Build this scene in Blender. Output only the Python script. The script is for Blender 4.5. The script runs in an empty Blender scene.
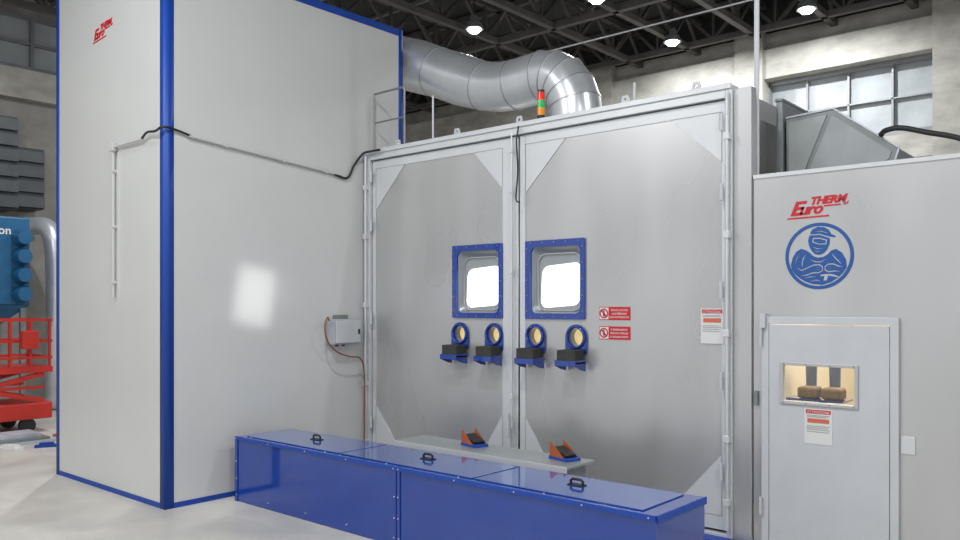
import bpy, bmesh, math, random
from mathutils import Vector, Matrix, Quaternion
random.seed(7)
sc = bpy.context.scene
COL = sc.collection
V = Vector
WL = {}

# ------------------------------------------------------------ materials
def pmat(name, col, rough=0.5, metal=0.0, nscale=0, namt=0.0, bump=0.0, bscale=20, coat=0.0, emit=None, estr=0.0, stretch=(1,1,1), rvar=0.0, trans=0.0, cr=0.08, dist=0.0, det=6, soft=False):
    m = bpy.data.materials.new(name); m.use_nodes = True
    nt = m.node_tree; b = nt.nodes["Principled BSDF"]
    b.inputs["Base Color"].default_value = (*col, 1)
    b.inputs["Roughness"].default_value = rough
    b.inputs["Metallic"].default_value = metal
    b.inputs["Coat Weight"].default_value = coat
    b.inputs["Coat Roughness"].default_value = cr
    b.inputs["Transmission Weight"].default_value = trans
    if emit:
        b.inputs["Emission Color"].default_value = (*emit, 1)
        b.inputs["Emission Strength"].default_value = estr
    if namt or bump or rvar:
        tc = nt.nodes.new("ShaderNodeTexCoord"); mp = nt.nodes.new("ShaderNodeMapping")
        mp.inputs["Scale"].default_value = stretch
        nt.links.new(tc.outputs["Object"], mp.inputs["Vector"])
        if namt or rvar:
            n = nt.nodes.new("ShaderNodeTexNoise"); n.inputs["Scale"].default_value = nscale or 3
            n.inputs["Detail"].default_value = det; n.inputs["Roughness"].default_value = 0.45 if soft else 0.6
            n.inputs["Distortion"].default_value = dist
            nt.links.new(mp.outputs[0], n.inputs["Vector"])
        if namt:
            r = nt.nodes.new("ShaderNodeValToRGB")
            r.color_ramp.interpolation = 'EASE' if soft else 'LINEAR'
            r.color_ramp.elements[0].position = 0.15 if soft else 0.3; r.color_ramp.elements[1].position = 0.85 if soft else 0.7
            r.color_ramp.elements[0].color = (*[max(0, c*(1-namt)) for c in col], 1)
            r.color_ramp.elements[1].color = (*[min(1, c*(1+namt)) for c in col], 1)
            nt.links.new(n.outputs["Fac"], r.inputs[0]); nt.links.new(r.outputs[0], b.inputs["Base Color"])
        if rvar:
            mr = nt.nodes.new("ShaderNodeMapRange")
            mr.inputs["From Min"].default_value = 0.1 if soft else 0.3; mr.inputs["From Max"].default_value = 0.9 if soft else 0.7
            mr.inputs["To Min"].default_value = max(0.02, rough-rvar); mr.inputs["To Max"].default_value = rough+rvar
            nt.links.new(n.outputs["Fac"], mr.inputs[0]); nt.links.new(mr.outputs[0], b.inputs["Roughness"])
        if bump:
            n2 = nt.nodes.new("ShaderNodeTexNoise"); n2.inputs["Scale"].default_value = bscale; n2.inputs["Detail"].default_value = min(4,det)
            nt.links.new(mp.outputs[0], n2.inputs["Vector"])
            bp = nt.nodes.new("ShaderNodeBump"); bp.inputs["Strength"].default_value = bump; bp.inputs["Distance"].default_value = 0.02
            nt.links.new(n2.outputs["Fac"], bp.inputs["Height"]); nt.links.new(bp.outputs[0], b.inputs["Normal"])
    return m

M = dict(
 panel = pmat("white_panel", (0.595,0.595,0.58), 0.25, 0, 2, 0.02, coat=0.5, bump=0.02, bscale=2, cr=0.16),
 conduit = pmat("conduit_white", (0.52,0.52,0.51), 0.4, 0, 6, 0.03),
 steel = pmat("brushed_steel", (0.53,0.528,0.522), 0.30, 0.58, 1.4, 0.10, rvar=0.10, stretch=(1.3,1,0.5), det=1.5, soft=True),
 steel2 = pmat("pale_steel", (0.535,0.535,0.535), 0.31, 0.55, 1.4, 0.09, rvar=0.10, stretch=(1.3,1,0.5), det=1.5, soft=True),
 frame = pmat("grey_paint", (0.54,0.555,0.575), 0.4, 0.1, 5, 0.04),
 boxgrey = pmat("box_grey", (0.40,0.41,0.43), 0.4, 0.1, 5, 0.04),
 rim = pmat("steel_rim", (0.63,0.64,0.65), 0.38, 0.25, 2.5, 0.03),
 blue = pmat("blue_paint", (0.003,0.038,0.27), 0.16, 0, 4, 0.06, coat=0.8, cr=0.03),
 bluelid = pmat("blue_lid_paint", (0.008,0.072,0.34), 0.16, 0, 4, 0.06, coat=1.0, cr=0.04),
 bluetrim = pmat("blue_trim", (0.004,0.050,0.32), 0.5, 0, 4, 0.03),
 black = pmat("black_rubber", (0.012,0.012,0.013), 0.5, 0, 9, 0.2),
 pad = pmat("dark_foam", (0.035,0.035,0.03), 0.8, 0, 15, 0.3, bump=0.2, bscale=60),
 brownpad = pmat("brown_foam", (0.20,0.14,0.08), 0.8, 0, 15, 0.3, bump=0.2, bscale=60),
 zinc = pmat("galvanised", (0.70,0.72,0.74), 0.33, 0.60, 3, 0.07, rvar=0.05),
 zincseam = pmat("galvanised_seam", (0.44,0.46,0.48), 0.35, 0.7, 6, 0.1),
 stepm = pmat("step_steel", (0.36,0.39,0.39), 0.30, 0.5, 3, 0.08),
 greymetal = pmat("grey_metal", (0.25,0.265,0.27), 0.4, 0.5, 4, 0.12),
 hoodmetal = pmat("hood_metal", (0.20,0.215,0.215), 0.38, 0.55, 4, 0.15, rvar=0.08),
 hoodlight = pmat("hood_light_shading", (0.29,0.305,0.305), 0.38, 0.45, 4, 0.12, rvar=0.08),
 slatmetal = pmat("slat_metal", (0.07,0.075,0.08), 0.45, 0.4, 4, 0.15),
 darkmetal = pmat("dark_metal", (0.04,0.044,0.048), 0.5, 0.4, 4, 0.2),
 concrete = pmat("concrete", (0.25,0.24,0.22), 0.85, 0, 1.3, 0.30, bump=0.3, bscale=9, dist=0.5),
 concrete2 = pmat("concrete_beam", (0.36,0.35,0.315), 0.85, 0, 1.7, 0.28, bump=0.3, bscale=9, stretch=(1,1,2)),
 floor = pmat("floor_concrete", (0.50,0.48,0.44), 0.42, 0, 1.2, 0.20, bump=0.06, bscale=8, rvar=0.12, dist=0.6, det=10),
 ceil = pmat("ceiling_dark", (0.03,0.03,0.03), 0.8, 0, 2, 0.3),
 truss = pmat("truss_paint", (0.10,0.095,0.09), 0.6, 0.2, 3, 0.2),
 wglass = pmat("hall_window", (0.33,0.35,0.36), 0.7, 0, 1.5, 0.2, emit=(0.85,0.92,1.0), estr=0.02),
 mullion = pmat("mullion_paint", (0.24,0.25,0.26), 0.5, 0.2, 4, 0.1),
 white = pmat("white_plastic", (0.68,0.68,0.67), 0.35, 0, 8, 0.02),
 red = pmat("red_print", (0.55,0.010,0.02), 0.4, 0, 9, 0.04),
 redpaint = pmat("red_paint", (0.50,0.03,0.02), 0.35, 0, 6, 0.1),
 grn = pmat("green_lens", (0.02,0.35,0.08), 0.2, 0, 5, 0.05, emit=(0.05,1,0.2), estr=0.12),
 redl = pmat("red_lens", (0.6,0.02,0.01), 0.2, 0, 5, 0.05, emit=(1,0.05,0.02), estr=0.2),
 amb = pmat("amber_lens", (0.7,0.25,0.01), 0.2, 0, 5, 0.05, emit=(1,0.4,0.02), estr=0.12),
 orange = pmat("orange_guard", (0.38,0.085,0.02), 0.4, 0, 8, 0.08),
 brownhose = pmat("brown_hose", (0.25,0.09,0.04), 0.4, 0, 8, 0.1),
 glow = pmat("glow_patch", (0.8,0.82,0.8), 0.3, 0, 4, 0.02, emit=(1,1,0.98), estr=1.2),
 dimglass = pmat("dim_window_glass", (0.22,0.24,0.25), 0.06, 0, 3, 0.15, emit=(0.9,0.95,1.0), estr=0.08),
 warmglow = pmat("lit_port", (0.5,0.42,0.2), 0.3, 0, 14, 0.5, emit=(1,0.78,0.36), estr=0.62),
 glass = pmat("clear_glass", (1,1,1), 0.02, 0, 4, 0.0, trans=1.0),
 beige = pmat("beige_lining", (0.78,0.70,0.55), 0.6, 0, 3, 0.04),
 machblue = pmat("machine_blue", (0.012,0.10,0.22), 0.4, 0, 4, 0.08),
 bluegrey = pmat("support_blue_grey", (0.13,0.17,0.26), 0.5, 0, 4, 0.08),
 lampglow = pmat("lamp_glow", (1,1,1), 0.5, 0, 4, 0.0, emit=(0.95,0.98,1), estr=25),
 bluep = pmat("blue_print", (0.012,0.085,0.31), 0.45, 0, 9, 0.04),
 greypr = pmat("grey_print", (0.3,0.3,0.3), 0.5, 0, 9, 0.04),
 orangepr = pmat("orange_print", (0.6,0.14,0.08), 0.5, 0, 9, 0.04),
 gap = pmat("dark_gap", (0.12,0.125,0.13), 0.6, 0, 9, 0.04),
 joint = pmat("sheet_joint", (0.30,0.31,0.32), 0.6, 0, 9, 0.04),
 bezel = pmat("window_bezel_grey", (0.27,0.29,0.31), 0.35, 0.3, 5, 0.05),
 sheet = pmat("plastic_sheet", (0.4,0.45,0.5), 0.3, 0, 6, 0.2),
)

# ------------------------------------------------------------ builders
def link(name, me, mat, parent=None, label=None, cat=None, group=None, kind=None, smooth=False, bevel=0):
    me.update()
    ob = bpy.data.objects.new(name, me); COL.objects.link(ob)
    xs=[v.co.x for v in me.vertices]; ys=[v.co.y for v in me.vertices]; zs=[v.co.z for v in me.vertices]
    o = V(((min(xs)+max(xs))/2,(min(ys)+max(ys))/2,min(zs)))
    me.transform(Matrix.Translation(-o))
    me.materials.clear(); me.materials.append(mat)
    if smooth:
        for p in me.polygons: p.use_smooth = True
    ob.location = o
    WL[ob.name] = o.copy()
    if parent is not None:
        ob.parent = parent; ob.location = o - WL[parent.name]
    if bevel:
        md = ob.modifiers.new("bevel","BEVEL"); md.width=bevel; md.segments=2; md.limit_method='ANGLE'
    if label: ob["label"]=label
    if cat: ob["category"]=cat
    if group: ob["group"]=group
    if kind: ob["kind"]=kind
    return ob

def empty(name, loc, label=None, cat=None, group=None, parent=None):
    ob = bpy.data.objects.new(name, None); COL.objects.link(ob)
    ob.empty_display_size=0.1
    WL[ob.name]=V(loc)
    ob.location = V(loc) - (WL[parent.name] if parent else V((0,0,0)))
    if parent: ob.parent = parent
    if label: ob["label"]=label
    if cat: ob["category"]=cat
    if group: ob["group"]=group
    return ob

def tomesh(bm, name="m"):
    bmesh.ops.recalc_face_normals(bm, faces=bm.faces)
    me = bpy.data.meshes.new(name); bm.to_mesh(me); bm.free(); return me

def addbox(bm, b):
    x0,x1,y0,y1,z0,z1 = b
    vs=[bm.verts.new(p) for p in [(x0,y0,z0),(x1,y0,z0),(x1,y1,z0),(x0,y1,z0),(x0,y0,z1),(x1,y0,z1),(x1,y1,z1),(x0,y1,z1)]]
    for f in [(0,3,2,1),(4,5,6,7),(0,1,5,4),(1,2,6,5),(2,3,7,6),(3,0,4,7)]:
        bm.faces.new([vs[i] for i in f])
def boxes(name, bl, mat, parent=None, **k):
    bm=bmesh.new()
    for b in bl: addbox(bm,b)
    return link(name, tomesh(bm), mat, parent, **k)
def boxes_each(name, bl, mat, parent=None, **k):
    return [boxes(name,[b],mat,parent,**k) for b in bl]

def addbeam(bm, p, q, w, h=None):
    p=V(p); q=V(q); h=h or w
    d=(q-p).normalized()
    up=V((0,0,1)) if abs(d.z)<0.95 else V((1,0,0))
    s=d.cross(up).normalized(); u=s.cross(d).normalized()
    vs=[]
    for c in (p,q):
        for a,b in ((-1,-1),(1,-1),(1,1),(-1,1)):
            vs.append(bm.verts.new(c+s*a*w/2+u*b*h/2))
    for f in [(0,1,2,3),(7,6,5,4),(0,4,5,1),(1,5,6,2),(2,6,7,3),(3,7,4,0)]:
        bm.faces.new([vs[i] for i in f])
def beams(name, segs, w, mat, parent=None, **k):
    bm=bmesh.new()
    for s in segs: addbeam(bm,s[0],s[1],s[2] if len(s)>2 else w)
    return link(name, tomesh(bm), mat, parent, **k)

def addcyl(bm, p, q, r, seg=24, r2=None, caps=True):
    p=V(p); q=V(q); r2 = r if r2 is None else r2
    d=(q-p).normalized(); up=V((0,0,1)) if abs(d.z)<0.95 else V((1,0,0))
    s=d.cross(up).normalized(); u=s.cross(d).normalized()
    A=[];B=[]
    for i in range(seg):
        a=2*math.pi*i/seg; o=s*math.cos(a)+u*math.sin(a)
        A.append(bm.verts.new(p+o*r)); B.append(bm.verts.new(q+o*r2))
    for i in range(seg):
        j=(i+1)%seg; bm.faces.new((A[i],A[j],B[j],B[i]))
    if caps:
        bm.faces.new(A[::-1]); bm.faces.new(B)
def cyls(name, cl, mat, parent=None, seg=24, **k):
    bm=bmesh.new()
    for c in cl: addcyl(bm,c[0],c[1],c[2],seg,c[3] if len(c)>3 else None)
    return link(name, tomesh(bm), mat, parent, **k)
def cyls_each(name, cl, mat, parent=None, seg=24, **k):
    return [cyls(name,[c],mat,parent,seg,**k) for c in cl]

def catmull(pts, n):
    pts=[V(p) for p in pts]; P=[pts[0]*2-pts[1]]+pts+[pts[-1]*2-pts[-2]]
    out=[]
    for i in range(1,len(P)-2):
        for k in range(n):
            t=k/n; a,b,c,d=P[i-1],P[i],P[i+1],P[i+2]
            out.append(0.5*((2*b)+(c-a)*t+(2*a-5*b+4*c-d)*t*t+(3*b-a-3*c+d)*t**3))
    out.append(pts[-1]); return out
def addtube(bm, pts, r, seg=12, rf=None):
    pts=[V(p) for p in pts]
    ref=None; rings=[]
    for i,p in enumerate(pts):
        d=(pts[min(i+1,len(pts)-1)]-pts[max(i-1,0)]).normalized()
        if ref is None:
            up=V((0,0,1)) if abs(d.z)<0.9 else V((0,1,0)); ref=d.cross(up).normalized()
        ref=(ref-d*ref.dot(d)).normalized(); u=ref.cross(d)
        rr=rf(i) if rf else r
        rings.append([bm.verts.new(p+(ref*math.cos(2*math.pi*k/seg)+u*math.sin(2*math.pi*k/seg))*rr) for k in range(seg)])
    for a,b in zip(rings,rings[1:]):
        for k in range(seg):
            j=(k+1)%seg; bm.faces.new((a[k],a[j],b[j],b[k]))
    bm.faces.new(rings[0][::-1]); bm.faces.new(rings[-1])
def tube(name, pts, r, mat, parent=None, seg=10, n=8, **k):
    bm=bmesh.new(); addtube(bm, catmull(pts,n) if n else pts, r, seg)
    return link(name, tomesh(bm), mat, parent, smooth=True, **k)

FY = lambda o: Matrix(((1,0,0,o[0]),(0,0,-1,o[1]),(0,1,0,o[2]),(0,0,0,1)))   # faces -Y
FX = lambda o: Matrix(((0,0,1,o[0]),(1,0,0,o[1]),(0,1,0,o[2]),(0,0,0,1)))    # faces +X
FZ = lambda o: Matrix.Translation(o)
def conv(cu):
    ob=bpy.data.objects.new("tmp",cu); COL.objects.link(ob)
    bpy.context.view_layer.update()
    dg=bpy.context.evaluated_depsgraph_get()
    me=bpy.data.meshes.new_from_object(ob.evaluated_get(dg))
    bpy.data.objects.remove(ob); return me
def addshape(bm, loops, th, mtx):
    cu=bpy.data.curves.new("c",'CURVE'); cu.dimensions='2D'; cu.fill_mode='BOTH'; cu.extrude=th/2
    for lp in loops:
        s=cu.splines.new('POLY'); s.points.add(len(lp)-1); s.use_cyclic_u=True
        for p,c in zip(s.points,lp): p.co=(c[0],c[1],0,1)
    me=conv(cu); me.transform(mtx); bm.from_mesh(me); bpy.data.meshes.remove(me)
def shape(name, shapes, th, mtx, mat, parent=None, **k):
    bm=bmesh.new()
    for s in shapes: addshape(bm, s, th, mtx)
    bmesh.ops.remove_doubles(bm, verts=bm.verts, dist=1e-5)
    return link(name, tomesh(bm), mat, parent, **k)
def rect(x0,y0,x1,y1): return [(x0,y0),(x1,y0),(x1,y1),(x0,y1)]
def octo(x0,y0,x1,y1,bl,br,tr,tl):
    return [(x0+bl[0],y0),(x1-br[0],y0),(x1,y0+br[1]),(x1,y1-tr[1]),(x1-tr[0],y1),(x0+tl[0],y1),(x0,y1-tl[1]),(x0,y0+bl[1])]
def rrect(x0,y0,x1,y1,r,n=6):
    out=[]
    for cx,cy,a0 in ((x1-r,y1-r,0),(x0+r,y1-r,90),(x0+r,y0+r,180),(x1-r,y0+r,270)):
        for i in range(n+1):
            a=math.radians(a0+90*i/n); out.append((cx+r*math.cos(a),cy+r*math.sin(a)))
    return out
def circ(cx,cy,r,n=40): return [(cx+r*math.cos(2*math.pi*i/n),cy+r*math.sin(2*math.pi*i/n)) for i in range(n)]
def addtext(bm, body, size, mtx, off=(0,0), shear=0, bold=0.0, ext=0.0015, align='CENTER', sx=1, sy=1, sp=1.0):
    cu=bpy.data.curves.new("t",'FONT'); cu.body=body; cu.size=size; cu.shear=shear; cu.offset=bold; cu.extrude=ext; cu.align_x=align
    cu.resolution_u=4; cu.space_character=sp
    me=conv(cu); me.transform(mtx @ Matrix.Translation((off[0],off[1],0)) @ Matrix.Diagonal((sx,sy,1,1))); bm.from_mesh(me); bpy.data.meshes.remove(me)

# ------------------------------------------------------------ structure
def S(ob): ob["kind"]="structure"; return ob
S(boxes("floor",[(-15.2,7,-6,14.2,-0.1,0)],M["floor"]))
S(boxes("ceiling",[(-15.2,7,-6,14.2,7.0,7.1)],M["ceil"]))
cols=(-14.8,-11.7,-8.7,-5.68,-2.57,0.55,3.65)
wins=[(a+0.22,b-0.22) for a,b in zip(cols,cols[1:])]
bm=bmesh.new()
lo,hi=4.42,5.58
addshape(bm,[rect(-15,0,7,6.42)]+[rect(a,lo,b,hi) for a,b in wins],0.3,FY((0,14.15,0)))
S(link("wall_back",tomesh(bm),M["concrete"]))
S(boxes("trim_1",[(-15,7,13.75,14.0,5.60,6.10),(-15,7,13.9,14.0,6.12,6.42)],M["concrete2"]))
S(boxes("trim_5",[(-15,7,13.9,14.0,4.0,4.38)],M["concrete2"]))
S(boxes("trim_2",[(x-0.25,x+0.25,13.7,14.0,0,6.42) for x in cols[1:-1]],M["concrete2"]))
S(boxes("trim_3",[(-15,7,14.0,14.1,6.42,7.0)],M["ceil"]))
for i,(a,b) in enumerate(wins):
    w=S(boxes(f"window_{i+1}",[(a,b,14.12,14.16,lo,hi)],M["wglass"]))
    fr=[(a,a+0.05,14.0,14.11,lo,hi),(b-0.05,b,14.0,14.11,lo,hi),(a,b,14.0,14.11,lo,lo+0.05),(a,b,14.0,14.11,hi-0.05,hi),(a,b,14.04,14.11,(lo+hi)/2-0.012,(lo+hi)/2+0.012)]
    for k in range(1,4):
        x=a+(b-a)*k/4; fr.append((x-0.015,x+0.015,14.04,14.11,lo,hi))
    boxes("window_frame",fr,M["mullion"],w)
bm=bmesh.new()
lw=[(-5,-1.2),(-0.8,3.0),(3.4,6.9),(7.3,10.5),(10.9,13.6)]
addshape(bm,[rect(-6,0,14,7.0)]+[rect(a,5.75,b,6.7) for a,b in lw],0.3,FX((-15.15,0,0)))
S(link("wall_left",tomesh(bm),M["concrete"]))
S(boxes("trim_4",[(-15,-14.8,-6,14,5.2,5.7)],M["concrete2"]))
for i,(a,b) in enumerate(lw):
    w=S(boxes(f"window_{i+7}",[(-15.2,-15.15,a,b,5.75,6.7)],M["wglass"]))
    fr=[(-15.14,-15.0,a,b,5.75,5.81),(-15.14,-15.0,a,b,6.64,6.7),(-15.14,-15.05,a,b,6.2,6.24)]
    n=5
    for k in range(n+1):
        y=a+(b-a)*k/n; y=min(max(y,a+0.03),b-0.03); fr.append((-15.14,-15.03,y-0.025,y+0.025,5.75,6.7))
    boxes("window_frame",fr,M["mullion"],w)

def truss(axis,c,a,b,n,name="roof_truss"):
    segs=[]
    z0,z1=6.35,6.92
    P=lambda t,z: (c,t,z) if axis=='Y' else (t,c,z)
    segs.append((P(a,z0),P(b,z0),0.10)); segs.append((P(a,z1),P(b,z1),0.10))
    for i in range(n):
        t0=a+(b-a)*i/n; t1=a+(b-a)*(i+1)/n
        segs.append((P(t0,z0),P((t0+t1)/2,z1),0.055)); segs.append((P((t0+t1)/2,z1),P(t1,z0),0.055)); segs.append((P(t0,z0),P(t0,z1),0.045))
    return beams(name,segs,0.06,M["truss"],label="dark painted steel lattice roof truss under ceiling",cat="roof truss",group="hall roof trusses")
for x in (-13.5,-11.5,-10.3,-9.1,-7.9,-6.7,-5.5,-4.3,-3.1,-1.9,-0.7,1.5): truss('Y',x,-5.9,13.95,18)
for y in (13.4,11.0,7.2,4.2): truss('X',y,-14.9,6.9,20)
for i in range(16):
    y=-4.5+i*1.2
    beams("roof_purlin",[((-15,y,6.96),(7,y,6.96))],0.06,M["greymetal"],label="thin galvanised roof purlin below dark ceiling",cat="purlin",group="hall roof purlins")

def lamp(x,y,z=6.2,power=135):
    e=empty("high_bay_lamp",(x,y,z),"round industrial high-bay lamp hanging from the roof, lit","ceiling lamp","hall high-bay lamps")
    cyls("lamp_shade",[((x,y,z),(x,y,z+0.10),0.15,0.12),((x,y,z+0.09),(x,y,z+0.22),0.08,0.06)],M["greymetal"],e)
    cyls("lamp_lens",[((x,y,z-0.05),(x,y,z-0.001),0.07,0.115)],M["lampglow"],e)
    cyls("hanger_rod",[((x,y,z+0.22),(x,y,6.99),0.012)],M["darkmetal"],e,seg=8)
    ld=bpy.data.lights.new("lamp_light",'AREA'); ld.shape='DISK'; ld.size=0.14; ld.energy=power; ld.color=(0.95,0.975,1)
    lo_=bpy.data.objects.new("lamp_light",ld); COL.objects.link(lo_); lo_.location=(x,y,z-0.06)
for x,y in ((-8.7,9.9),(-6.48,10.1),(-6.56,12.6),(-4.29,12.55),(-10.9,5.0),(-3.0,2.0),(-6.3,0.5),(1.5,1.5),(-3,-2.5),(-8,-3.5),(1.5,6)):  # lamps outside the view are added to light the scene
    lamp(x,y,power=150)

# ------------------------------------------------------------ tall panel tower (roof rises gently to the far side)
TX0,TX1,TY0,TY1,TZ=-8.53,-6.36,3.35,6.05,4.67
def slope(ob):
    wx=WL[ob.name]
    for v in ob.data.vertices:
        X=v.co.x+wx.x; Z=v.co.z+wx.z
        if Z>4.5: v.co.z += 0.16*(TX1-X)/(TX1-TX0)
    return ob
T=empty("panel_tower",((TX0+TX1)/2,(TY0+TY1)/2,0),"tall white sandwich-panel enclosure with blue corner trims","filter enclosure")
slope(boxes("panel_shell",[(TX0,TX1,TY0,TY1,0.0,TZ)],M["panel"],T))
t=0.006; w=0.075
def ext(name,poly,z0,z1,mat,par): return shape(name,[[poly]],z1-z0,FZ((0,0,(z0+z1)/2)),mat,par)
g=0.0008
slope(ext("corner_trim",[(TX1-w,TY0-g),(TX1-w,TY0-t),(TX1+t,TY0-t),(TX1+t,TY0+w),(TX1+g,TY0+w),(TX1+g,TY0-g)],0,TZ+t,M["bluetrim"],T))
slope(ext("corner_trim",[(TX0+0.055,TY0-g),(TX0+0.055,TY0-t),(TX0-t,TY0-t),(TX0-t,TY0+w),(TX0-g,TY0+w),(TX0-g,TY0-g)],0,TZ+t,M["bluetrim"],T))
slope(ext("corner_trim",[(TX1-w,TY1+g),(TX1-w,TY1+t),(TX1+t,TY1+t),(TX1+t,TY1-0.05),(TX1+g,TY1-0.05),(TX1+g,TY1+g)],3.28,TZ+t,M["bluetrim"],T))
slope(boxes("top_trim",[(TX0+0.06,TX1-w,TY0-t*0.8,TY0-g,TZ-0.07,TZ),(TX1+g,TX1+t*0.8,TY0+w,TY1-0.05,TZ-0.07,TZ),(TX0,TX1,TY0,TY1,TZ+g,TZ+t*0.8)],M["bluetrim"],T))
boxes("base_trim",[(TX0+0.055,TX1-w,TY0-t*0.8,TY0-g,0,0.045),(TX1+g,TX1+t*0.8,TY0+w,5.40,0,0.045)],M["bluetrim"],T)
def logo(name, mtx, parent, s=1.0):
    bm=bmesh.new()
    addtext(bm,"E",0.165*s,mtx,(-0.140*s,-0.055*s),0.35,0.0055*s,sx=1.0,sy=0.80)
    addtext(bm,"uro",0.125*s,mtx,(-0.040*s,-0.054*s),0.35,0.0045*s,sx=0.90,sy=0.84,sp=0.93)
    addtext(bm,"THERM",0.082*s,mtx,(0.075*s,0.010*s),0.35,0.0040*s,sx=0.92,sy=0.86,sp=0.95)
    addtext(bm,"srl",0.032*s,mtx,(0.192*s,-0.010*s),0.3,0.0008*s)
    addshape(bm,[[(0.050*s,-0.012*s),(0.160*s,-0.012*s),(0.165*s,-0.002*s),(0.054*s,-0.002*s)]],0.003,mtx)
    addshape(bm,[[(-0.200*s,-0.082*s),(0.08*s,-0.082*s),(0.085*s,-0.071*s),(-0.195*s,-0.071*s)]],0.003,mtx)
    return link(name,tomesh(bm),M["red"],parent,label="red stylised company logo lettering")
logo("company_logo",FY((-7.52,TY0-0.002,4.24)) @ Matrix.Rotation(0.06,4,'Z'),T,0.98)

# conduits
C=empty("electrical_conduit",(-7.0,3.3,3.1),"thin white conduit and black cable clipped around tower corner","conduit")
cyls("conduit_pipe",[((-7.244,3.325,1.77),(-7.244,3.325,3.12),0.012),((-7.244,3.325,3.12),(-6.70,3.325,3.12),0.012)],M["conduit"],C,seg=10)
boxes("junction_box",[(-7.28,-7.21,3.30,3.348,3.08,3.16)],M["conduit"],C,bevel=0.006)
tube("black_cable",[(-6.72,3.325,3.12),(-6.6,3.315,3.16),(-6.45,3.31,3.15),(-6.33,3.32,3.17),(-6.335,3.45,3.16),(-6.335,3.62,3.12)],0.010,M["black"],C)
cyls("conduit_pipe",[((-6.335,3.55,3.13),(-6.335,5.15,3.0),0.013)],M["conduit"],C,seg=10)
tube("black_cable",[(-6.335,5.1,3.0),(-6.335,5.27,2.98),(-6.335,5.36,3.12),(-6.30,5.44,3.24),(-6.2,5.45,3.255),(-6.05,5.45,3.255)],0.012,M["black"],C)
cyls_each("conduit_clip",[((-6.348,y,3.13-(y-3.55)*0.081),(-6.318,y,3.13-(y-3.55)*0.081),0.020) for y in (3.9,4.5,5.0)],M["conduit"],C,seg=10)
cyls_each("conduit_clip",[((-7.244,3.312,z),(-7.244,3.348,z),0.018) for z in (1.9,2.4,2.9)],M["conduit"],C,seg=10)

CB=empty("control_box",(-6.3,5.2,1.3),"small pale grey electrical control box mounted on tower wall","control box")
boxes("box_body",[(-6.347,-6.235,5.02,5.36,1.31,1.56)],M["boxgrey"],CB,bevel=0.008)
boxes("box_cover",[(-6.234,-6.215,5.035,5.345,1.325,1.545)],M["frame"],CB,bevel=0.005)
cyls_each("cable_gland",[((-6.29,y,1.29),(-6.29,y,1.309),0.016) for y in (5.10,5.18)],M["darkmetal"],CB,seg=12)
boxes("box_latch",[(-6.214,-6.206,5.31,5.33,1.41,1.46)],M["darkmetal"],CB)
boxes("mounting_bracket",[(-6.347,-6.335,5.10,5.28,1.561,1.60)],M["greymetal"],CB)
tube("air_hose",[(-6.28,4.995,1.55),(-6.22,4.93,1.58),(-6.2,4.88,1.5),(-6.2,4.91,1.36),(-6.2,5.02,1.25),(-6.22,5.2,1.19),(-6.24,5.36,1.16),(-6.25,5.42,1.0),(-6.26,5.43,0.5),(-6.26,5.43,0.02)],0.008,M["brownhose"],None,label="thin brown air hose hanging below grey control box",cat="hose")

# ------------------------------------------------------------ main booth
BY=5.55; BX0,BX1,BZ,BB=-6.345,-2.40,3.27,6.8
B=empty("blast_booth",((BX0+BX1)/2,6.1,0),"large stainless steel booth with double doors and lit viewing windows","work booth")
boxes("booth_shell",[(BX0,BX1,5.62,BB,0.02,0.1),(BX0+0.0,BX1,6.72,BB,0.1,BZ-0.06),(BX1-0.06,BX1,5.62,6.72,0.1,BZ-0.06),(BX0,BX0+0.06,6.07,6.72,0.1,BZ-0.06),(BX0,BX1,5.62,BB,BZ-0.06,BZ-0.01)],M["steel2"],B)
fr=[(BX0,-6.26,5.50,5.62,0.02,BZ),(-2.44,BX1,5.50,5.62,0.02,BZ),(-6.26,-2.44,5.50,5.62,BZ-0.09,BZ),(-6.26,-2.44,5.50,5.62,0.0,0.06),(BX0,BX1,5.485,5.50,BZ-0.03,BZ+0.01)]
boxes("door_frame",fr,M["rim"],B,bevel=0.003)
boxes("corner_post",[(-2.398,-2.27,5.53,5.62,0.0,3.24)],M["steel2"],B,bevel=0.003)
boxes("sill_plate",[(-6.2,-2.3,5.38,5.50,0.0,0.04)],M["bluetrim"],B)
PORTX=(-5.035,-4.625,-4.165,-3.745); PZ=1.435
def ringloft(name, rings, mat, par):
    bm=bmesh.new(); vr=[]
    for pts,y in rings: vr.append([bm.verts.new((p[0],y,p[1])) for p in pts])
    n=len(vr[0])
    for a,b in zip(vr,vr[1:]):
        for i in range(n):
            j=(i+1)%n; bm.faces.new((a[i],a[j],b[j],b[i]))
    return link(name,tomesh(bm),mat,par,smooth=False)
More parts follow.
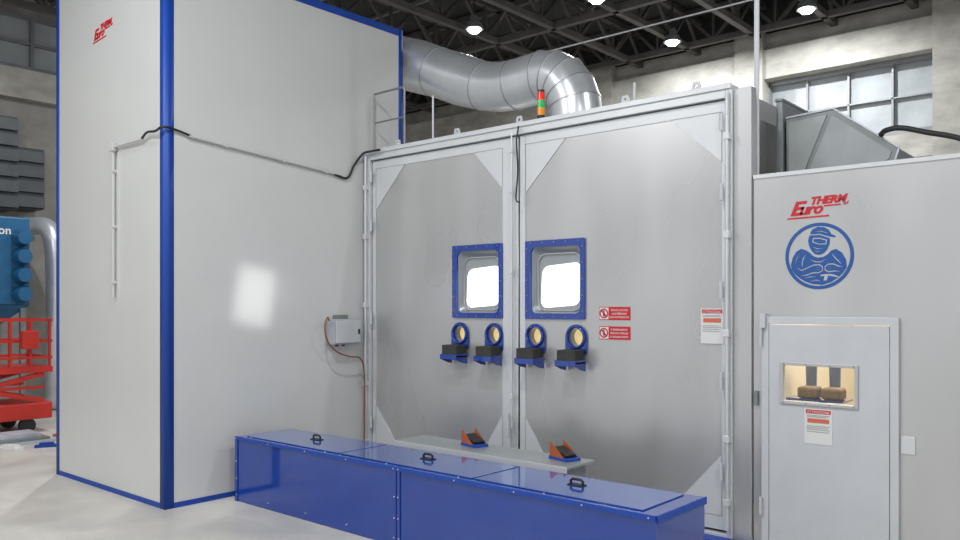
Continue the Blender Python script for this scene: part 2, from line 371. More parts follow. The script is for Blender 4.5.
def bdoor(x0,x1,ix0,ix1,ch,wx0,wx1,frs):
    wz0,wz1=1.58,2.25
    d=empty("booth_door",((x0+x1)/2,5.53,0.08),parent=B)
    oc=octo(ix0,0.18,ix1,3.09,*ch)
    holes=[circ(px,PZ,0.079,28) for px in PORTX if x0<px<x1]
    shape("door_skin",[[rect(x0,0.08,x1,3.17),rect(wx0+0.04,wz0+0.04,wx1-0.04,wz1-0.04)]+holes],0.02,FY((0,5.552,0)),M["steel"],d)
    shape("border_sheet",[[rect(x0,0.08,x1,3.17),oc]],0.006,FY((0,5.538,0)),M["rim"],d)
    bl,br,tr,tl=ch
    for a,b in (((ix0,3.09-tl[1]),(ix0,3.09)),((ix0,3.09),(ix0+tl[0],3.09)),((ix1-tr[0],3.09),(ix1,3.09)),((ix1,3.09),(ix1,3.09-tr[1])),((ix0,0.18),(ix0,0.18+bl[1])),((ix1,0.18),(ix1,0.18+br[1])),((ix1,0.18),(ix1-br[0],0.18)),((ix0,0.18),(ix0+bl[0],0.18))):
        beams("sheet_joint",[((a[0],5.5355,a[1]),(b[0],5.5355,b[1]),0.005)],0.005,M["joint"],d)
    fl,fr_,fb,ft=frs
    o=rrect(wx0,wz0,wx1,wz1,0.012)
    i0=rrect(wx0+fl,wz0+fb,wx1-fr_,wz1-ft,0.05)
    shape("window_frame",[[o,i0]],0.018,FY((0,5.532,0)),M["blue"],d,bevel=0.002)
    i1=rrect(wx0+fl+0.006,wz0+fb+0.008,wx1-fr_-0.006,wz1-ft-0.010,0.055)
    i2=rrect(wx0+fl+0.024,wz0+fb+0.014,wx1-fr_-0.010,wz1-ft-0.03,0.075)
    i3=rrect(wx0+fl+0.036,wz0+fb+0.020,wx1-fr_-0.012,wz1-ft-0.055,0.09)
    ringloft("window_recess",[(i0,5.541),(i1,5.545),(i2,5.570),(i3,5.585)],M["bezel"],d)
    i4=rrect(wx0+fl+0.044,wz0+fb+0.028,wx1-fr_-0.020,wz1-ft-0.063,0.082)
    ringloft("window_rim",[(i3,5.584),(i3,5.573),(i4,5.573),(i4,5.592)],M["steel2"],d)
    shape("window_pane",[[rrect(wx0+fl+0.034,wz0+fb+0.018,wx1-fr_-0.008,wz1-ft-0.05,0.09)]],0.008,FY((0,5.597,0)),M["dimglass"],d)
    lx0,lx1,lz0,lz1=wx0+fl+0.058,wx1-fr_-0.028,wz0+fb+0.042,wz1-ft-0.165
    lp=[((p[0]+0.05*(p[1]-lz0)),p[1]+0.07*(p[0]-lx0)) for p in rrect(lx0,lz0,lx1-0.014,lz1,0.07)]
    shape("glow_patch",[[lp]],0.003,FY((0,5.5912,0)),M["glow"],d)  # skewed glowing patch laid on the pane, standing in for bright light inside
    bl=[]
    n=5
    for i in range(n):
        f=(i+0.5)/n
        xx=wx0+f*(wx1-wx0); zz=wz0+f*(wz1-wz0)
        bl+= [((xx,5.524,wz0+0.02),(xx,5.519,wz0+0.02),0.006),((xx,5.524,wz1-0.02),(xx,5.519,wz1-0.02),0.006),((wx0+0.02,5.524,zz),(wx0+0.02,5.519,zz),0.006),((wx1-0.02,5.524,zz),(wx1-0.02,5.519,zz),0.006)]
    cyls_each("frame_bolt",bl,M["greymetal"],d,seg=8)
    return d
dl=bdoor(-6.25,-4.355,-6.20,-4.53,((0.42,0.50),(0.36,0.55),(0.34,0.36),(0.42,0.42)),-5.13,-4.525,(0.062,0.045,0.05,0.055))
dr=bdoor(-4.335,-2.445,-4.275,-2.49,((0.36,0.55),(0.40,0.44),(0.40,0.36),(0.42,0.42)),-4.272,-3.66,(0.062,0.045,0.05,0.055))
def lockbar(x,zs,y=5.47,r=0.012):
    l=empty("lock_bar",(x,y,0.1),parent=B)
    cyls("bar_rod",[((x,y,0.1),(x,y,3.22),r)],M["zinc"],l,seg=12)
    boxes_each("bar_guide",[(x-0.022,x+0.022,y-0.018,5.5,z-0.025,z+0.025) for z in zs],M["rim"],l,bevel=0.003)
lockbar(-4.40,(0.35,0.9,2.0,2.7,3.05),5.50,0.009); lockbar(-2.425,(0.3,0.75,1.5,2.2,2.9)); lockbar(-6.29,(0.3,0.9,1.7,2.4,2.9))
boxes("lock_handle",[(-4.425,-4.375,5.47,5.488,0.62,0.74),(-4.41,-4.39,5.44,5.47,0.55,0.76)],M["frame"],B,bevel=0.004)
cyls_each("hinge",[((-2.475,5.49,z),(-2.475,5.49,z+0.12),0.015) for z in (0.45,1.1,1.75,2.45,2.95)],M["frame"],B,seg=12)
cyls_each("hinge",[((-6.23,5.49,z),(-6.23,5.49,z+0.12),0.015) for z in (0.45,1.5,2.45,2.95)],M["frame"],B,seg=12)
for x in (-5.9,-5.1,-4.36,-3.3,-2.7):
    shape("lifting_lug",[[[(x-0.045,BZ),(x+0.045,BZ),(x+0.025,BZ+0.08),(x-0.025,BZ+0.08)],circ(x,BZ+0.05,0.013,12)]],0.012,FY((0,5.56,0)),M["frame"],B)
tube("door_cable",[(-4.30,5.47,3.24),(-4.31,5.455,3.1),(-4.30,5.46,2.85),(-4.32,5.46,2.62),(-4.28,5.46,2.58)],0.007,M["black"],B)

def port(x):
    z=PZ
    p=empty("arm_port",(x,5.5,1.2),parent=B)
    arch=[(x-0.105,z-0.13)]+[(x+0.105,z-0.13)]+[(x+0.105*math.cos(a),z+0.105*math.sin(a)) for a in [math.pi*i/16 for i in range(17)]]
    shape("port_plate",[[arch,circ(x,z,0.082,28)]],0.012,FY((0,5.529,0)),M["blue"],p)
    bm=bmesh.new()
    n=28
    prof=[(0.072,0.09),(0.077,0.09),(0.079,0.0),(0.096,0.0),(0.096,-0.016),(0.086,-0.022),(0.076,-0.016)]
    rings=[[bm.verts.new((x+r*math.cos(2*math.pi*i/n),5.525+y,z+r*math.sin(2*math.pi*i/n))) for i in range(n)] for r,y in prof]
    for a,b in zip(rings,rings[1:]+rings[:1]):
        for i in range(n):
            j=(i+1)%n; bm.faces.new((a[i],a[j],b[j],b[i]))
    link("port_ring",tomesh(bm),M["blue"],p,smooth=True)
    shape("port_glow",[[circ(x,z,0.076,28)]],0.006,FY((0,5.612,0)),M["warmglow"],p)  # glowing disc stands in for the lit interior behind the hole
    sx0,sx1=x-0.10,x+0.10; yf=5.37
    bm=bmesh.new()
    for b in [(sx0,sx1,yf,5.52,1.225,1.237),(sx0,sx1,yf-0.006,yf,1.205,1.250)]: addbox(bm,b)
    for xx in (sx0+0.004,sx1-0.004):
        addshape(bm,[[(5.52,1.16),(5.52,1.26),(yf,1.25),(yf,1.205),(5.46,1.17)]],0.008,FX((xx,0,0)))
    link("arm_shelf",tomesh(bm),M["blue"],p)
    boxes("arm_pad",[(x-0.09,x+0.09,yf+0.006,5.515,1.238,1.335)],M["pad"],p,bevel=0.008)
for x in PORTX: port(x)

# ------------------------------------------------------------ roof items on booth
bm=bmesh.new()
path=catmull([(-7.9,6.42,4.80),(-6.8,6.42,4.50),(-6.17,6.42,4.26),(-5.5,6.42,3.99),(-5.08,6.42,3.93),(-4.74,6.42,3.95),(-4.50,6.42,3.86),(-4.36,6.42,3.62),(-4.33,6.42,3.27)],2)
R=0.25
rf=lambda i: 0.29 if i<4 else (0.27 if i<6 else R)
addtube(bm,path,R,40,rf)
D=empty("exhaust_duct",(-4.33,6.42,3.27),"segmented galvanised round exhaust duct curving down to booth roof","duct")
ob=link("duct_pipe",tomesh(bm),M["zinc"],D,smooth=True)
md=ob.modifiers.new("es","EDGE_SPLIT"); md.split_angle=math.radians(10.5)
for i in (4,6,8,10,11,12,13,14):
    p=path[i]; d=(path[i+1]-path[i-1]).normalized()*0.005
    cyls("duct_seam",[(p-d,p+d,rf(i)+0.006)],M["zincseam"],D,seg=40)
cyls("duct_collar",[((-4.33,6.42,3.262),(-4.33,6.42,3.30),0.30)],M["greymetal"],D,seg=36)

sx,sy=-4.20,5.66
SG=empty("signal_tower_light",(sx,sy,BZ-0.008),"stacked red amber and green signal lamp on booth roof","signal light")
boxes("lamp_base",[(sx-0.05,sx+0.05,sy-0.05,sy+0.05,BZ-0.008,BZ+0.04)],M["darkmetal"],SG,bevel=0.005)
cyls("lamp_cap",[((sx,sy,BZ+0.035),(sx,sy,BZ+0.08),0.033)],M["black"],SG)
cyls("lamp_cap",[((sx,sy,BZ+0.28),(sx,sy,BZ+0.30),0.03)],M["black"],SG)
cyls("amber_lens",[((sx,sy,BZ+0.08),(sx,sy,BZ+0.145),0.032)],M["amb"],SG)
cyls("green_lens",[((sx,sy,BZ+0.145),(sx,sy,BZ+0.21),0.032)],M["grn"],SG)
cyls("red_lens",[((sx,sy,BZ+0.21),(sx,sy,BZ+0.28),0.032)],M["redl"],SG)

GR=empty("roof_guard_rail",(-5.8,5.75,BZ-0.01),"slim grey tubular guard rail on booth roof","guard rail")
z0=BZ-0.009
cyls_each("rail_post",[((x,5.60,z0),(x,5.60,z0+0.62),0.011) for x in (-6.30,-5.85)],M["greymetal"],GR,seg=10)
cyls("top_rail",[((-6.30,5.60,z0+0.62),(-5.85,5.60,z0+0.62),0.011)],M["greymetal"],GR,seg=10)
cyls("mid_rail",[((-6.30,5.60,z0+0.32),(-5.85,5.60,z0+0.32),0.009)],M["greymetal"],GR,seg=10)
cyls("vent_rod",[((-3.30,5.70,z0),(-3.30,5.70,z0+0.22),0.012)],M["frame"],None,seg=10,label="short grey rod standing on booth roof",cat="rod")
cyls("vent_rod",[((-5.55,5.70,z0),(-5.55,5.70,z0+0.50),0.010)],M["frame"],None,seg=10,label="slim tall grey rod standing on booth roof",cat="rod")

# ------------------------------------------------------------ right cabin
CXa,CXb,CZ=-2.262,1.6,2.60
A=empty("access_cabin",(-0.4,6.6,0),"lower stainless steel cabin with personnel door beside the booth","access cabin")
DX0,DX1,DZ1=-2.195,-1.324,1.62
shape("front_panel",[[[(CXa,0.0),(DX0+0.03,0),(DX0+0.03,DZ1-0.03),(DX1-0.03,DZ1-0.03),(DX1-0.03,0),(CXb,0),(CXb,CZ),(CXa,CZ)]]],0.05,FY((0,BY+0.025,0)),M["steel2"],A)
boxes("cabin_shell",[(CXb-0.05,CXb,5.6,7.9,0,CZ),(CXa,CXb,7.85,7.9,0,CZ),(CXa,CXb,5.6,7.9,CZ-0.05,CZ)],M["steel2"],A)
boxes("inner_lining",[(CXa,CXb-0.06,7.80,7.84,0,CZ-0.06),(CXa,CXa+0.02,5.62,7.8,0,CZ-0.06),(CXa+0.03,CXb-0.06,5.62,7.79,0.0,0.02)],M["beige"],A)
boxes("top_edge",[(CXa,CXb,BY-0.010,BY+0.05,CZ-0.015,CZ+0.012)],M["rim"],A)
boxes_each("panel_seam",[(-0.93,-0.925,BY-0.002,BY,0,CZ-0.02),(0.35,0.355,BY-0.002,BY,0,CZ-0.02)],M["gap"],A)
shape("door_jamb",[[[(DX0,0),(DX0,DZ1),(DX1,DZ1),(DX1,0),(DX1-0.05,0),(DX1-0.05,DZ1-0.05),(DX0+0.05,DZ1-0.05),(DX0+0.05,0)]]],0.03,FY((0,BY-0.015,0)),M["frame"],A,bevel=0.003)
dd=empty("cabin_door",((DX0+DX1)/2,BY-0.01,0.03),parent=A)
wx0,wx1,wz0,wz1=-2.063,-1.559,1.028,1.312
shape("door_leaf",[[rect(DX0+0.055,0.03,DX1-0.055,DZ1-0.055),rect(wx0+0.02,wz0+0.02,wx1-0.02,wz1-0.02)]],0.04,FY((0,BY-0.01,0)),M["frame"],dd)
shape("window_frame",[[rect(wx0,wz0,wx1,wz1),rrect(wx0+0.022,wz0+0.022,wx1-0.022,wz1-0.022,0.01,3)]],0.014,FY((0,BY-0.037,0)),M["steel2"],dd,bevel=0.003)
shape("window_pane",[[rect(wx0+0.018,wz0+0.018,wx1-0.018,wz1-0.018)]],0.006,FY((0,BY-0.01,0)),M["glass"],dd)
bs=[]
for f in (0.05,0.35,0.65,0.95):
    for zz in (wz0+0.012,wz1-0.012): bs.append(((wx0+f*(wx1-wx0),BY-0.044,zz),(wx0+f*(wx1-wx0),BY-0.048,zz),0.005))
cyls_each("frame_bolt",bs,M["greymetal"],dd,seg=8)
boxes("latch_plate",[(-1.318,-1.235,BY-0.009,BY-0.001,0.77,0.88)],M["rim"],A,bevel=0.002)
cyls_each("door_hinge",[((DX0+0.0,BY-0.045,z),(DX0+0.0,BY-0.045,z+0.12),0.012) for z in (0.25,1.42)],M["frame"],dd,seg=12)
boxes("door_latch",[(-2.20,-2.16,BY-0.055,BY-0.03,1.54,1.64)],M["frame"],dd,bevel=0.004)
boxes("wall_latch",[(-2.25,-2.225,BY-0.025,BY-0.001,1.00,1.10)],M["greymetal"],A,bevel=0.003)
AS=empty("inner_arm_rest",(-2.0,6.15,1.0),"blue shelf with two brown pads inside cabin, seen through door window","arm rest")
boxes("shelf",[(-2.20,-1.80,6.0,6.25,1.00,1.015)],M["blue"],AS)
cyls_each("shelf_post",[((-2.09,6.22,1.016),(-2.09,6.22,1.40),0.035,0.045),((-1.92,6.22,1.016),(-1.92,6.22,1.40),0.035,0.045)],M["bluegrey"],AS)
boxes("shelf_leg",[(-2.03,-1.98,6.20,6.24,0.021,0.999)],M["bluegrey"],AS)
boxes("arm_pad",[(-2.13,-1.99,6.02,6.17,1.016,1.10)],M["brownpad"],AS,bevel=0.02)
boxes("arm_pad",[(-1.96,-1.82,6.02,6.17,1.016,1.10)],M["brownpad"],AS,bevel=0.02)
ld=bpy.data.lights.new("cabin_light",'AREA'); ld.size=0.8; ld.energy=48; ld.color=(1,0.93,0.80)
lob=bpy.data.objects.new("cabin_light",ld); COL.objects.link(lob); lob.location=(-1.7,6.5,2.5)
logo("company_logo",FY((-1.835,BY-0.002,2.365)) @ Matrix.Rotation(0.02,4,'Z'),A,0.97)

def P(l,s=0.222): return [(x*s,y*s) for x,y in l]
em=FY((-1.817,BY-0.002,2.027))
def strip(pts,w=0.036):
    L=[];Rr=[]
    for i,p in enumerate(pts):
        a=pts[max(i-1,0)]; b=pts[min(i+1,len(pts)-1)]
        dx,dy=b[0]-a[0],b[1]-a[1]; l=math.hypot(dx,dy); nx,ny=-dy/l*w/2,dx/l*w/2
        k=0.35 if i in (0,len(pts)-1) else 1
        L.append((p[0]+nx*k,p[1]+ny*k)); Rr.append((p[0]-nx*k,p[1]-ny*k))
    return L+Rr[::-1]
ring=[[P(circ(0,0,1.0,64)),P(circ(0,0,0.90,64))]]
def TH(l,dx=-0.04,dy=0.0,a=-0.20):
    return [((x*math.cos(a)-(y-.1)*math.sin(a))*0.95+dx, (x*math.sin(a)+(y-.1)*math.cos(a))*0.95+.1+dy) for x,y in l]
helm=[[P(TH([(-.34,.68),(-.30,.80),(-.16,.90),(.04,.92),(.20,.86),(.30,.74),(.44,.70),(.44,.66),(.26,.655),(-.05,.70),(-.32,.64)])),P(TH(strip([(-.20,.74),(-.02,.79),(.20,.75)],.028)))],
      [P(TH(l)) for l in ([(-.36,.42),(-.35,.60),(-.05,.66),(.28,.61),(.31,.44),(.27,.24),(.18,.10),(.07,.04),(-.06,.04),(-.18,.12),(-.29,.26)],
       [(-.24,.54),(-.03,.58),(.21,.55),(.22,.40),(-.03,.36),(-.23,.40)],
       strip([(-.17,.26),(-.03,.22),(.14,.27)],.028), strip([(-.10,.15),(-.02,.13),(.07,.16)],.026))],
      [P(TH([(-.20,.51),(-.03,.54),(.17,.52),(.18,.43),(-.03,.39),(-.19,.43)]))]]
body=[(-.24,.08),(-.36,.18),(-.52,.24),(-.67,.15),(-.77,-.02),(-.83,-.24),(-.80,-.40),(-.70,-.54),(-.56,-.66),(-.40,-.76),(-.18,-.84),(.10,-.87),(.34,-.80),(.52,-.68),(.68,-.54),(.80,-.36),(.78,-.14),(.66,.08),(.50,.19),(.36,.15),(.26,.04),(.14,-.03),(-.02,-.05),(-.16,.0)]
lines=[strip([(-.36,.08),(-.46,-.06),(-.50,-.22),(-.48,-.32)]),
 strip([(-.56,.10),(-.66,-.06),(-.70,-.24)],.028),
 strip([(-.66,-.34),(-.50,-.42),(-.32,-.34),(-.16,-.27),(.02,-.26),(.11,-.33),(.10,-.44),(.0,-.50),(-.18,-.50),(-.34,-.56),(-.52,-.58)]),
 strip([(-.25,-.36),(-.30,-.48)],.030),
 strip([(-.08,-.34),(.04,-.34)],.026), strip([(-.08,-.41),(.03,-.41)],.026),
 strip([(-.24,-.10),(-.10,-.17),(.06,-.18),(.22,-.10)],.032),
 strip([(.38,.06),(.46,-.06),(.56,-.16),(.64,-.26)]),
 strip([(.68,-.34),(.56,-.32),(.42,-.25),(.28,-.25),(.18,-.32),(.18,-.42),(.28,-.48),(.44,-.46),(.60,-.48)]),
 strip([(.46,-.31),(.44,-.41)],.028),
 strip([(.24,-.33),(.36,-.32)],.024), strip([(.24,-.40),(.36,-.40)],.024),
 [(.04,-.56),(.22,-.54),(.38,-.55),(.58,-.62),(.56,-.66),(.38,-.61),(.27,-.60),(.23,-.74),(.13,-.74),(.16,-.60),(.04,-.61)],
 strip([(-.42,-.66),(-.26,-.62),(-.08,-.62)],.028), strip([(-.24,-.76),(-.08,-.72),(.06,-.76)],.028)]
figs=[[P(body)]+[P(l) for l in lines]]
shape("welder_emblem",ring+helm+figs,0.003,em,M["bluep"],A,label="blue round emblem of welder wearing face shield")

H=empty("intake_hood",(-1.86,6.35,CZ+0.001),"grey folded sheet-metal hood with slanted side on cabin roof","ventilation hood")
hz=CZ+0.002
pr=[(-2.19,hz),(-2.19,3.07),(-1.86,3.09),(-1.44,2.76),(-1.46,2.68),(-1.62,hz)]
bm=bmesh.new()
addshape(bm,[pr],0.70,FY((0,6.33,0)))
link("hood_body",tomesh(bm),M["hoodmetal"],H,bevel=0.004)
shape("hood_shading",[[[(-2.17,hz+0.02),(-2.17,3.04),(-1.90,3.06),(-2.08,hz+0.02)]],[[(-1.865,3.05),(-1.48,2.745),(-1.49,2.70),(-1.63,2.62),(-2.05,hz+0.02)]]],0.006,FY((0,5.976,0)),M["hoodlight"],H)  # lighter flat shapes put the shading of folded faces into the colour
beams("hood_flange",[((-2.19,5.975,3.078),(-1.86,5.975,3.098)),((-1.86,5.975,3.098),(-1.43,5.975,2.765)),((-1.43,5.975,2.765),(-1.455,5.975,2.68))],0.012,M["zincseam"],H)
boxes("vent_riser",[(-2.25,-2.205,5.94,6.5,hz,3.20),(-2.258,-2.200,5.93,6.51,3.20,3.22)],M["greymetal"],None,bevel=0.003,label="upright rectangular grey duct riser beside hood on roof",cat="duct")
tube("black_hose",[(-1.54,5.955,2.86),(-1.50,5.92,2.88),(-1.40,5.90,2.88),(-1.25,5.90,2.83),(-1.05,5.90,2.76),(-0.85,5.90,2.632)],0.018,M["black"],None,label="thick black flexible hose running from hood to roof",cat="hose")
cyls("mast_pole",[((-2.30,5.70,CZ),(-2.30,5.70,6.99),0.018)],M["frame"],None,seg=12,label="slender pale grey vertical pole between booth and cabin",cat="pole")
bm=bmesh.new(); addtube(bm,[(-14.99,8.0,4.75),(-8,8.0,4.80),(6.9,8.0,4.80)],0.009,8)
link("overhead_wire",tomesh(bm),M["frame"],label="thin pale wire stretched overhead across the hall",cat="wire")

# ------------------------------------------------------------ signs
def notice(x0,x1,z0,z1,y,lab):
    n=empty("safety_notice",((x0+x1)/2,y,z0),lab,"notice")
    boxes("paper_sheet",[(x0,x1,y-0.003,y,z0,z1)],M["white"],n)
    h=z1-z0; w=x1-x0
    boxes("header_bar",[(x0+0.01,x1-0.01,y-0.005,y-0.003,z1-0.14*h,z1-0.03*h)],M["red"],n)
    bm=bmesh.new(); addtext(bm,"ATTENZIONE",w*0.13,FY(((x0+x1)/2,y-0.006,z1-0.125*h)),ext=0.0005)
    link("header_text",tomesh(bm),M["white"],n)
    boxes("pictogram",[(x0+0.02,x1-0.02,y-0.005,y-0.003,z1-0.40*h,z1-0.28*h)],M["orangepr"],n)
    bm=bmesh.new()
    for f in (0.2,0.24,0.50,0.55,0.60,0.66): addbox(bm,(x0+0.015,x1-0.015-random.random()*0.03,y-0.005,y-0.003,z1-f*h,z1-f*h+0.004))
    link("text_lines",tomesh(bm),M["greypr"],n,kind="stuff")
notice(-2.65,-2.475,1.42,1.675,5.533,"white paper notice with red header taped on booth door")
notice(-1.90,-1.72,0.775,1.01,5.519,"white paper notice with red header on cabin door")

def psign(z0,lines,lab):
    x0,x1=-3.529,-3.244; y=5.541; z1=z0+0.105
    s=empty("prohibition_sign",((x0+x1)/2,y,z0),lab,"sign","red prohibition signs")
    boxes("sign_plate",[(x0,x1,y-0.003,y,z0,z1)],M["red"],s)
    xs=x0+0.088
    boxes("symbol_field",[(x0+0.005,xs,y-0.0045,y-0.003,z0+0.006,z1-0.006)],M["white"],s)
    bm=bmesh.new()
    for i,l in enumerate(lines): addtext(bm,l,0.021,FY(((xs+x1)/2,y-0.0045,z1-0.033-i*0.028)),bold=0.0002,ext=0.0005,sx=min(1,0.17/(len(l)*0.0125)))
    link("sign_text",tomesh(bm),M["white"],s)
    cx,cz=x0+0.046,(z0+z1)/2
    shape("prohibition_symbol",[[circ(cx,cz,0.040,32),circ(cx,cz,0.029,32)],[[(cx-0.032,cz+0.024),(cx-0.024,cz+0.032),(cx+0.032,cz-0.024),(cx+0.024,cz-0.032)]]],0.0015,FY((0,y-0.0055,0)),M["red"],s)
    shape("figure_symbol",[[circ(cx,cz+0.018,0.007,12)],[[(cx-0.01,cz+0.008),(cx+0.01,cz+0.008),(cx+0.006,cz-0.024),(cx-0.006,cz-0.024)]]],0.0008,FY((0,y-0.0050,0)),M["black"],s)
psign(1.58,["VIETATO L'ACCESSO","ALLE PERSONE","NON AUTORIZZATE"],"red and white prohibition sign with three text lines on door")
psign(1.425,["E' SEVERAMENTE","VIETATO OPERARE","SU ORGANI IN MOTO"],"red and white prohibition sign mounted below another sign")

# ------------------------------------------------------------ blue trough in front
X0,X1,Y0,Y1,ZT=-6.19,-2.13,3.91,4.50,0.56
K=empty("blue_machine_cover",((X0+X1)/2,(Y0+Y1)/2,0),"long low glossy blue steel housing with three lids","machine housing")
xm=-4.16
boxes("housing_body",[(X0,xm-0.004,Y0,Y1,0.0,ZT)],M["blue"],K,bevel=0.006)
boxes("housing_body",[(xm+0.004,X1,Y0,Y1,0.0,ZT)],M["blue"],K,bevel=0.006)
boxes_each("corner_flange",[(X0-0.006,X0+0.03,Y0-0.008,Y0-0.001,0,ZT-0.026),(xm-0.035,xm-0.005,Y0-0.008,Y0-0.001,0,ZT-0.026),(xm+0.005,xm+0.035,Y0-0.008,Y0-0.001,0,ZT-0.026),(X1-0.03,X1+0.006,Y0-0.008,Y0-0.001,0,ZT-0.026)],M["blue"],K)
boxes_each("top_flange",[(X0,X1,Y0-0.014,Y0-0.001,ZT-0.025,ZT+0.003),(X1+0.001,X1+0.012,Y0,Y1,ZT-0.04,ZT+0.003)],M["bluetrim"],K)
for a,b in ((-6.10,-4.86),(-4.84,-3.50),(-3.48,-2.24)):
    l=boxes("housing_lid",[(a,b,Y0+0.05,Y1-0.05,ZT+0.001,ZT+0.008)],M["bluelid"],K,bevel=0.002)
    cx=(a+b)/2; cy=4.23
    bm=bmesh.new(); addtube(bm,[(cx-0.045,cy,ZT+0.010),(cx-0.045,cy,ZT+0.035),(cx-0.03,cy,ZT+0.045),(cx+0.03,cy,ZT+0.045),(cx+0.045,cy,ZT+0.035),(cx+0.045,cy,ZT+0.010)],0.009,8)
    addbox(bm,(cx-0.055,cx+0.055,cy-0.03,cy+0.03,ZT+0.0085,ZT+0.014))
    link("lid_handle",tomesh(bm),M["black"],l)
bs=[]
for x in (-6.17,-5.7,-5.2,-4.7,-4.185,-4.135,-3.6,-3.1,-2.6,-2.17):
    bs.append(((x,Y0-0.013,ZT-0.012),(x,Y0-0.018,ZT-0.012),0.005))
    bs.append(((x,Y0-0.001,0.06),(x,Y0-0.012,0.06),0.005))
for x in (-6.175,-4.18,-4.14,-2.145):
    for z in (0.2,0.35): bs.append(((x,Y0-0.001,z),(x,Y0-0.012,z),0.005))
for x in (-6.0,-5.0,-4.3,-3.6,-2.9):
    for y in (Y0+0.025,Y1-0.025): bs.append(((x,y,ZT),(x,y,ZT+0.005),0.006))
cyls_each("housing_bolt",bs,M["zinc"],K,seg=8)

ZP=0.58
PL=empty("steel_step",(-4.05,4.78,0),"galvanised steel step platform behind blue housing","platform")
boxes("step_top",[(-4.92,-3.19,4.60,4.95,ZP-0.02,ZP)],M["stepm"],PL,bevel=0.002)
boxes("step_edge",[(-4.92,-3.19,4.592,4.599,ZP-0.05,ZP-0.002)],M["rim"],PL)
boxes("step_body",[(-4.90,-3.25,4.62,4.92,0,ZP-0.021)],M["greymetal"],PL)
def pedal(x,y,rot):
    z=ZP+0.0005
    e=empty("foot_pedal",(x,y,z),"orange guarded foot pedal switch on steel platform","foot pedal","foot pedals on platform")
    Rm=Matrix.Translation((x,y,z)) @ Matrix.Rotation(rot,4,'Z') @ Matrix.Scale(0.92,4)
    def loc(bm):
        bm.transform(Rm); return tomesh(bm)
    bm=bmesh.new(); addbox(bm,(-0.12,0.10,-0.072,0.072,0,0.022)); link("pedal_base",loc(bm),M["bluetrim"],e,bevel=0.002)
    for yy in (-0.068,0.068):
        bm=bmesh.new()
        addshape(bm,[[(-0.09,0.022),(0.09,0.022),(0.085,0.128),(0.070,0.132)]],0.004,Matrix(((1,0,0,0),(0,0,-1,yy),(0,1,0,0),(0,0,0,1))))
        link("side_guard",loc(bm),M["orange"],e)
    bm=bmesh.new(); addbeam(bm,(-0.085,0,0.035),(0.07,0,0.085),0.11,0.02); link("pedal_plate",loc(bm),M["black"],e)
pedal(-4.25,4.83,math.radians(165)); pedal(-3.38,4.83,math.radians(165))

# ------------------------------------------------------------ background machinery
F=empty("dust_collector",(-13.4,4.0,0),"blue cylindrical-cartridge dust collector standing on legs","dust collector")
fx=-13.0
boxes("collector_body",[(-14.1,fx,3.2,4.72,1.70,3.0)],M["machblue"],F,bevel=0.02)
bm=bmesh.new()
vs=[bm.verts.new(p) for p in [(-14.1,3.2,1.70),(fx,3.2,1.70),(fx,4.72,1.70),(-14.1,4.72,1.70),(-13.75,3.8,1.2),(-13.35,3.8,1.2),(-13.35,4.12,1.2),(-13.75,4.12,1.2)]]
for f in [(0,1,2,3),(4,5,6,7),(0,1,5,4),(1,2,6,5),(2,3,7,6),(3,0,4,7)]: bm.faces.new([vs[i] for i in f])
link("hopper",tomesh(bm),M["machblue"],F)
for z in (1.86,2.14,2.42,2.70):
    cyls("cartridge_cap",[((fx,4.60,z),(fx+0.16,4.60,z),0.14,0.10)],M["machblue"],F)
boxes_each("leg",[(x,x+0.07,y,y+0.07,0,1.70) for x in (-14.08,fx-0.1) for y in (3.22,4.6)],M["greymetal"],F)
cyls("waste_drum",[((-13.55,3.96,0),(-13.55,3.96,1.2),0.28)],M["greymetal"],F)
bm=bmesh.new(); addtext(bm,"on.",0.17,FX((fx+0.003,4.50,2.74)),align='RIGHT',bold=0.003,ext=0.002)
link("brand_lettering",tomesh(bm),M["white"],F)

tube("extraction_duct",[(-14.4,5.0,2.95),(-14.3,5.2,3.0),(-14.0,5.35,2.95),(-13.85,5.4,2.6),(-13.85,5.42,1.8),(-13.85,5.42,0.02)],0.15,M["zinc"],None,seg=20,label="galvanised duct elbow dropping to floor beside blue collector",cat="duct")

L=empty("louvred_vent_unit",(-14.6,4.6,3.1),"dark grey louvred ventilation unit fixed high on wall","ventilation unit")
boxes("unit_casing",[(-14.98,-14.3,3.4,5.0,3.25,4.75)],M["darkmetal"],L)
boxes("side_casing",[(-14.98,-14.40,5.005,5.45,3.3,4.3)],M["darkmetal"],L)
bm=bmesh.new()
for i in range(6): addbox(bm,(-14.3,-14.24,3.42,5.0,3.28+i*0.25,3.46+i*0.25))
link("louvre_slats",tomesh(bm),M["slatmetal"],L,kind="stuff")
bm=bmesh.new()
for i in range(4): addbox(bm,(-14.399,-14.35,5.01,5.44,3.32+i*0.25,3.50+i*0.25))
link("side_slats",tomesh(bm),M["slatmetal"],L,kind="stuff")

G=empty("scissor_lift",(-11.7,3.7,0),"red mobile scissor lift with open tubular guard rails","scissor lift")
lx0,lx1,ly0,ly1=-12.3,-11.5,2.7,4.46
boxes("base_frame",[(lx0,lx1,ly0,ly1,0.18,0.40)],M["redpaint"],G,bevel=0.02)
cyls_each("wheel",[((x,y,0.10),(x+0.07,y,0.10),0.10) for x in (lx0+0.02,lx1-0.10) for y in (ly0+0.25,ly1-0.3)],M["black"],G)
segs=[]
for x in (lx0+0.05,lx1-0.05):
    segs+= [((x,ly0+0.1,0.42),(x,ly1-0.1,0.78),0.06),((x,ly1-0.1,0.42),(x,ly0+0.1,0.78),0.06),((x,ly0+0.1,0.60),(x,ly1-0.1,0.60),0.04)]
beams("scissor_arms",segs,0.05,M["redpaint"],G)
boxes("platform_deck",[(lx0,lx1,ly0,ly1,0.80,0.88)],M["redpaint"],G)
rs=[]
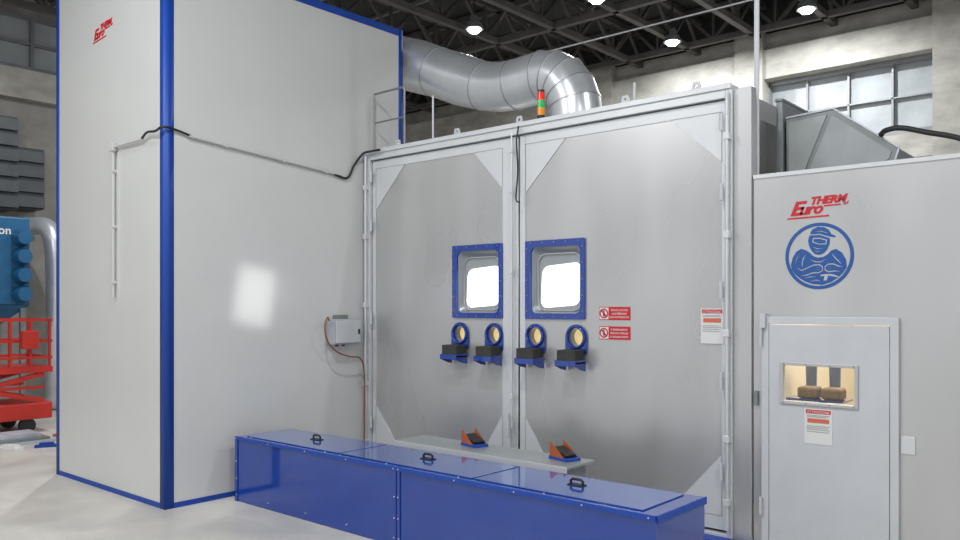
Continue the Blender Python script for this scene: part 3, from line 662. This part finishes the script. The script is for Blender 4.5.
for x in (lx0+0.03,lx1-0.03):
    for z in (1.00,1.22,1.50): rs.append(((x,ly0,z),(x,ly1,z),0.035))
    for k in range(8):
        y=ly0+0.03+(ly1-ly0-0.06)*k/7; rs.append(((x,y,0.88),(x,y,1.50),0.03))
for y in (ly0+0.03,ly1-0.03):
    for z in (1.00,1.22,1.50): rs.append(((lx0,y,z),(lx1,y,z),0.035))
beams("guard_rails",rs,0.04,M["redpaint"],G)
boxes("control_panel",[(lx1-0.02,lx1+0.10,4.05,4.25,1.12,1.36)],M["redpaint"],G,bevel=0.01)
PS=empty("sheet_stack",(-10.9,3.8,0),"loose stack of grey and blue plastic sheets on floor","sheet stack")
boxes("sheet",[(-11.35,-10.6,3.1,4.15,0.0,0.03)],M["sheet"],PS)
boxes("sheet",[(-11.3,-10.65,3.2,4.1,0.031,0.06)],M["greymetal"],PS)
boxes("sheet",[(-11.2,-10.8,3.3,4.05,0.061,0.10)],M["sheet"],PS)
for i,(x,y,a,s,mt) in enumerate(((-10.4,3.55,0.4,0.16,"white"),(-10.25,3.9,1.1,0.12,"bluetrim"),(-10.9,4.35,0.2,0.14,"orangepr"),(-11.1,2.9,0.9,0.2,"white"),(-9.9,3.2,0.3,0.07,"greymetal"))):
    bm=bmesh.new(); addbox(bm,(-s,s,-s*0.35,s*0.35,0,0.03)); addbox(bm,(-s*0.6,s*0.7,-s*0.2,s*0.3,0.031,0.055))
    bm.transform(Matrix.Translation((x,y,0.001)) @ Matrix.Rotation(a,4,'Z'))
    link("floor_offcut",tomesh(bm),M[mt],label="small loose offcut of material lying on concrete floor",cat="offcut",group="offcuts on the floor")

# ------------------------------------------------------------ added narrow beam making a bright patch on tower wall
ld=bpy.data.lights.new("patch_beam",'AREA'); ld.shape='RECTANGLE'; ld.size=0.36; ld.size_y=0.50; ld.energy=0.36; ld.spread=math.radians(2.0)
lb=bpy.data.objects.new("patch_beam",ld); COL.objects.link(lb)
src=V((0.5,2.6,3.2)); tgt=V((-6.36,4.21,1.78))
lb.location=src
q=(tgt-src).normalized().to_track_quat('-Z','Y') @ Quaternion((0,0,1), math.radians(-8))
lb.rotation_euler=q.to_euler()

# ------------------------------------------------------------ world / camera
w=bpy.data.worlds.new("World"); sc.world=w; w.use_nodes=True
bg=w.node_tree.nodes["Background"]; bg.inputs[0].default_value=(0.96,0.98,1.0,1); bg.inputs[1].default_value=0.78
try:
    sc.view_settings.view_transform='Standard'; sc.view_settings.look='None'; sc.view_settings.exposure=0.0
except Exception as e: print(e)
cam=bpy.data.cameras.new("camera"); co=bpy.data.objects.new("camera",cam); COL.objects.link(co); sc.camera=co
co.location=(0,0,1.7)
cam.sensor_width=36; cam.lens=807/960*36; cam.shift_y=35/960
cam.clip_end=100
Fd=V((-0.655,0.756,0)).normalized()
co.rotation_euler=Fd.to_track_quat('-Z','Y').to_euler()
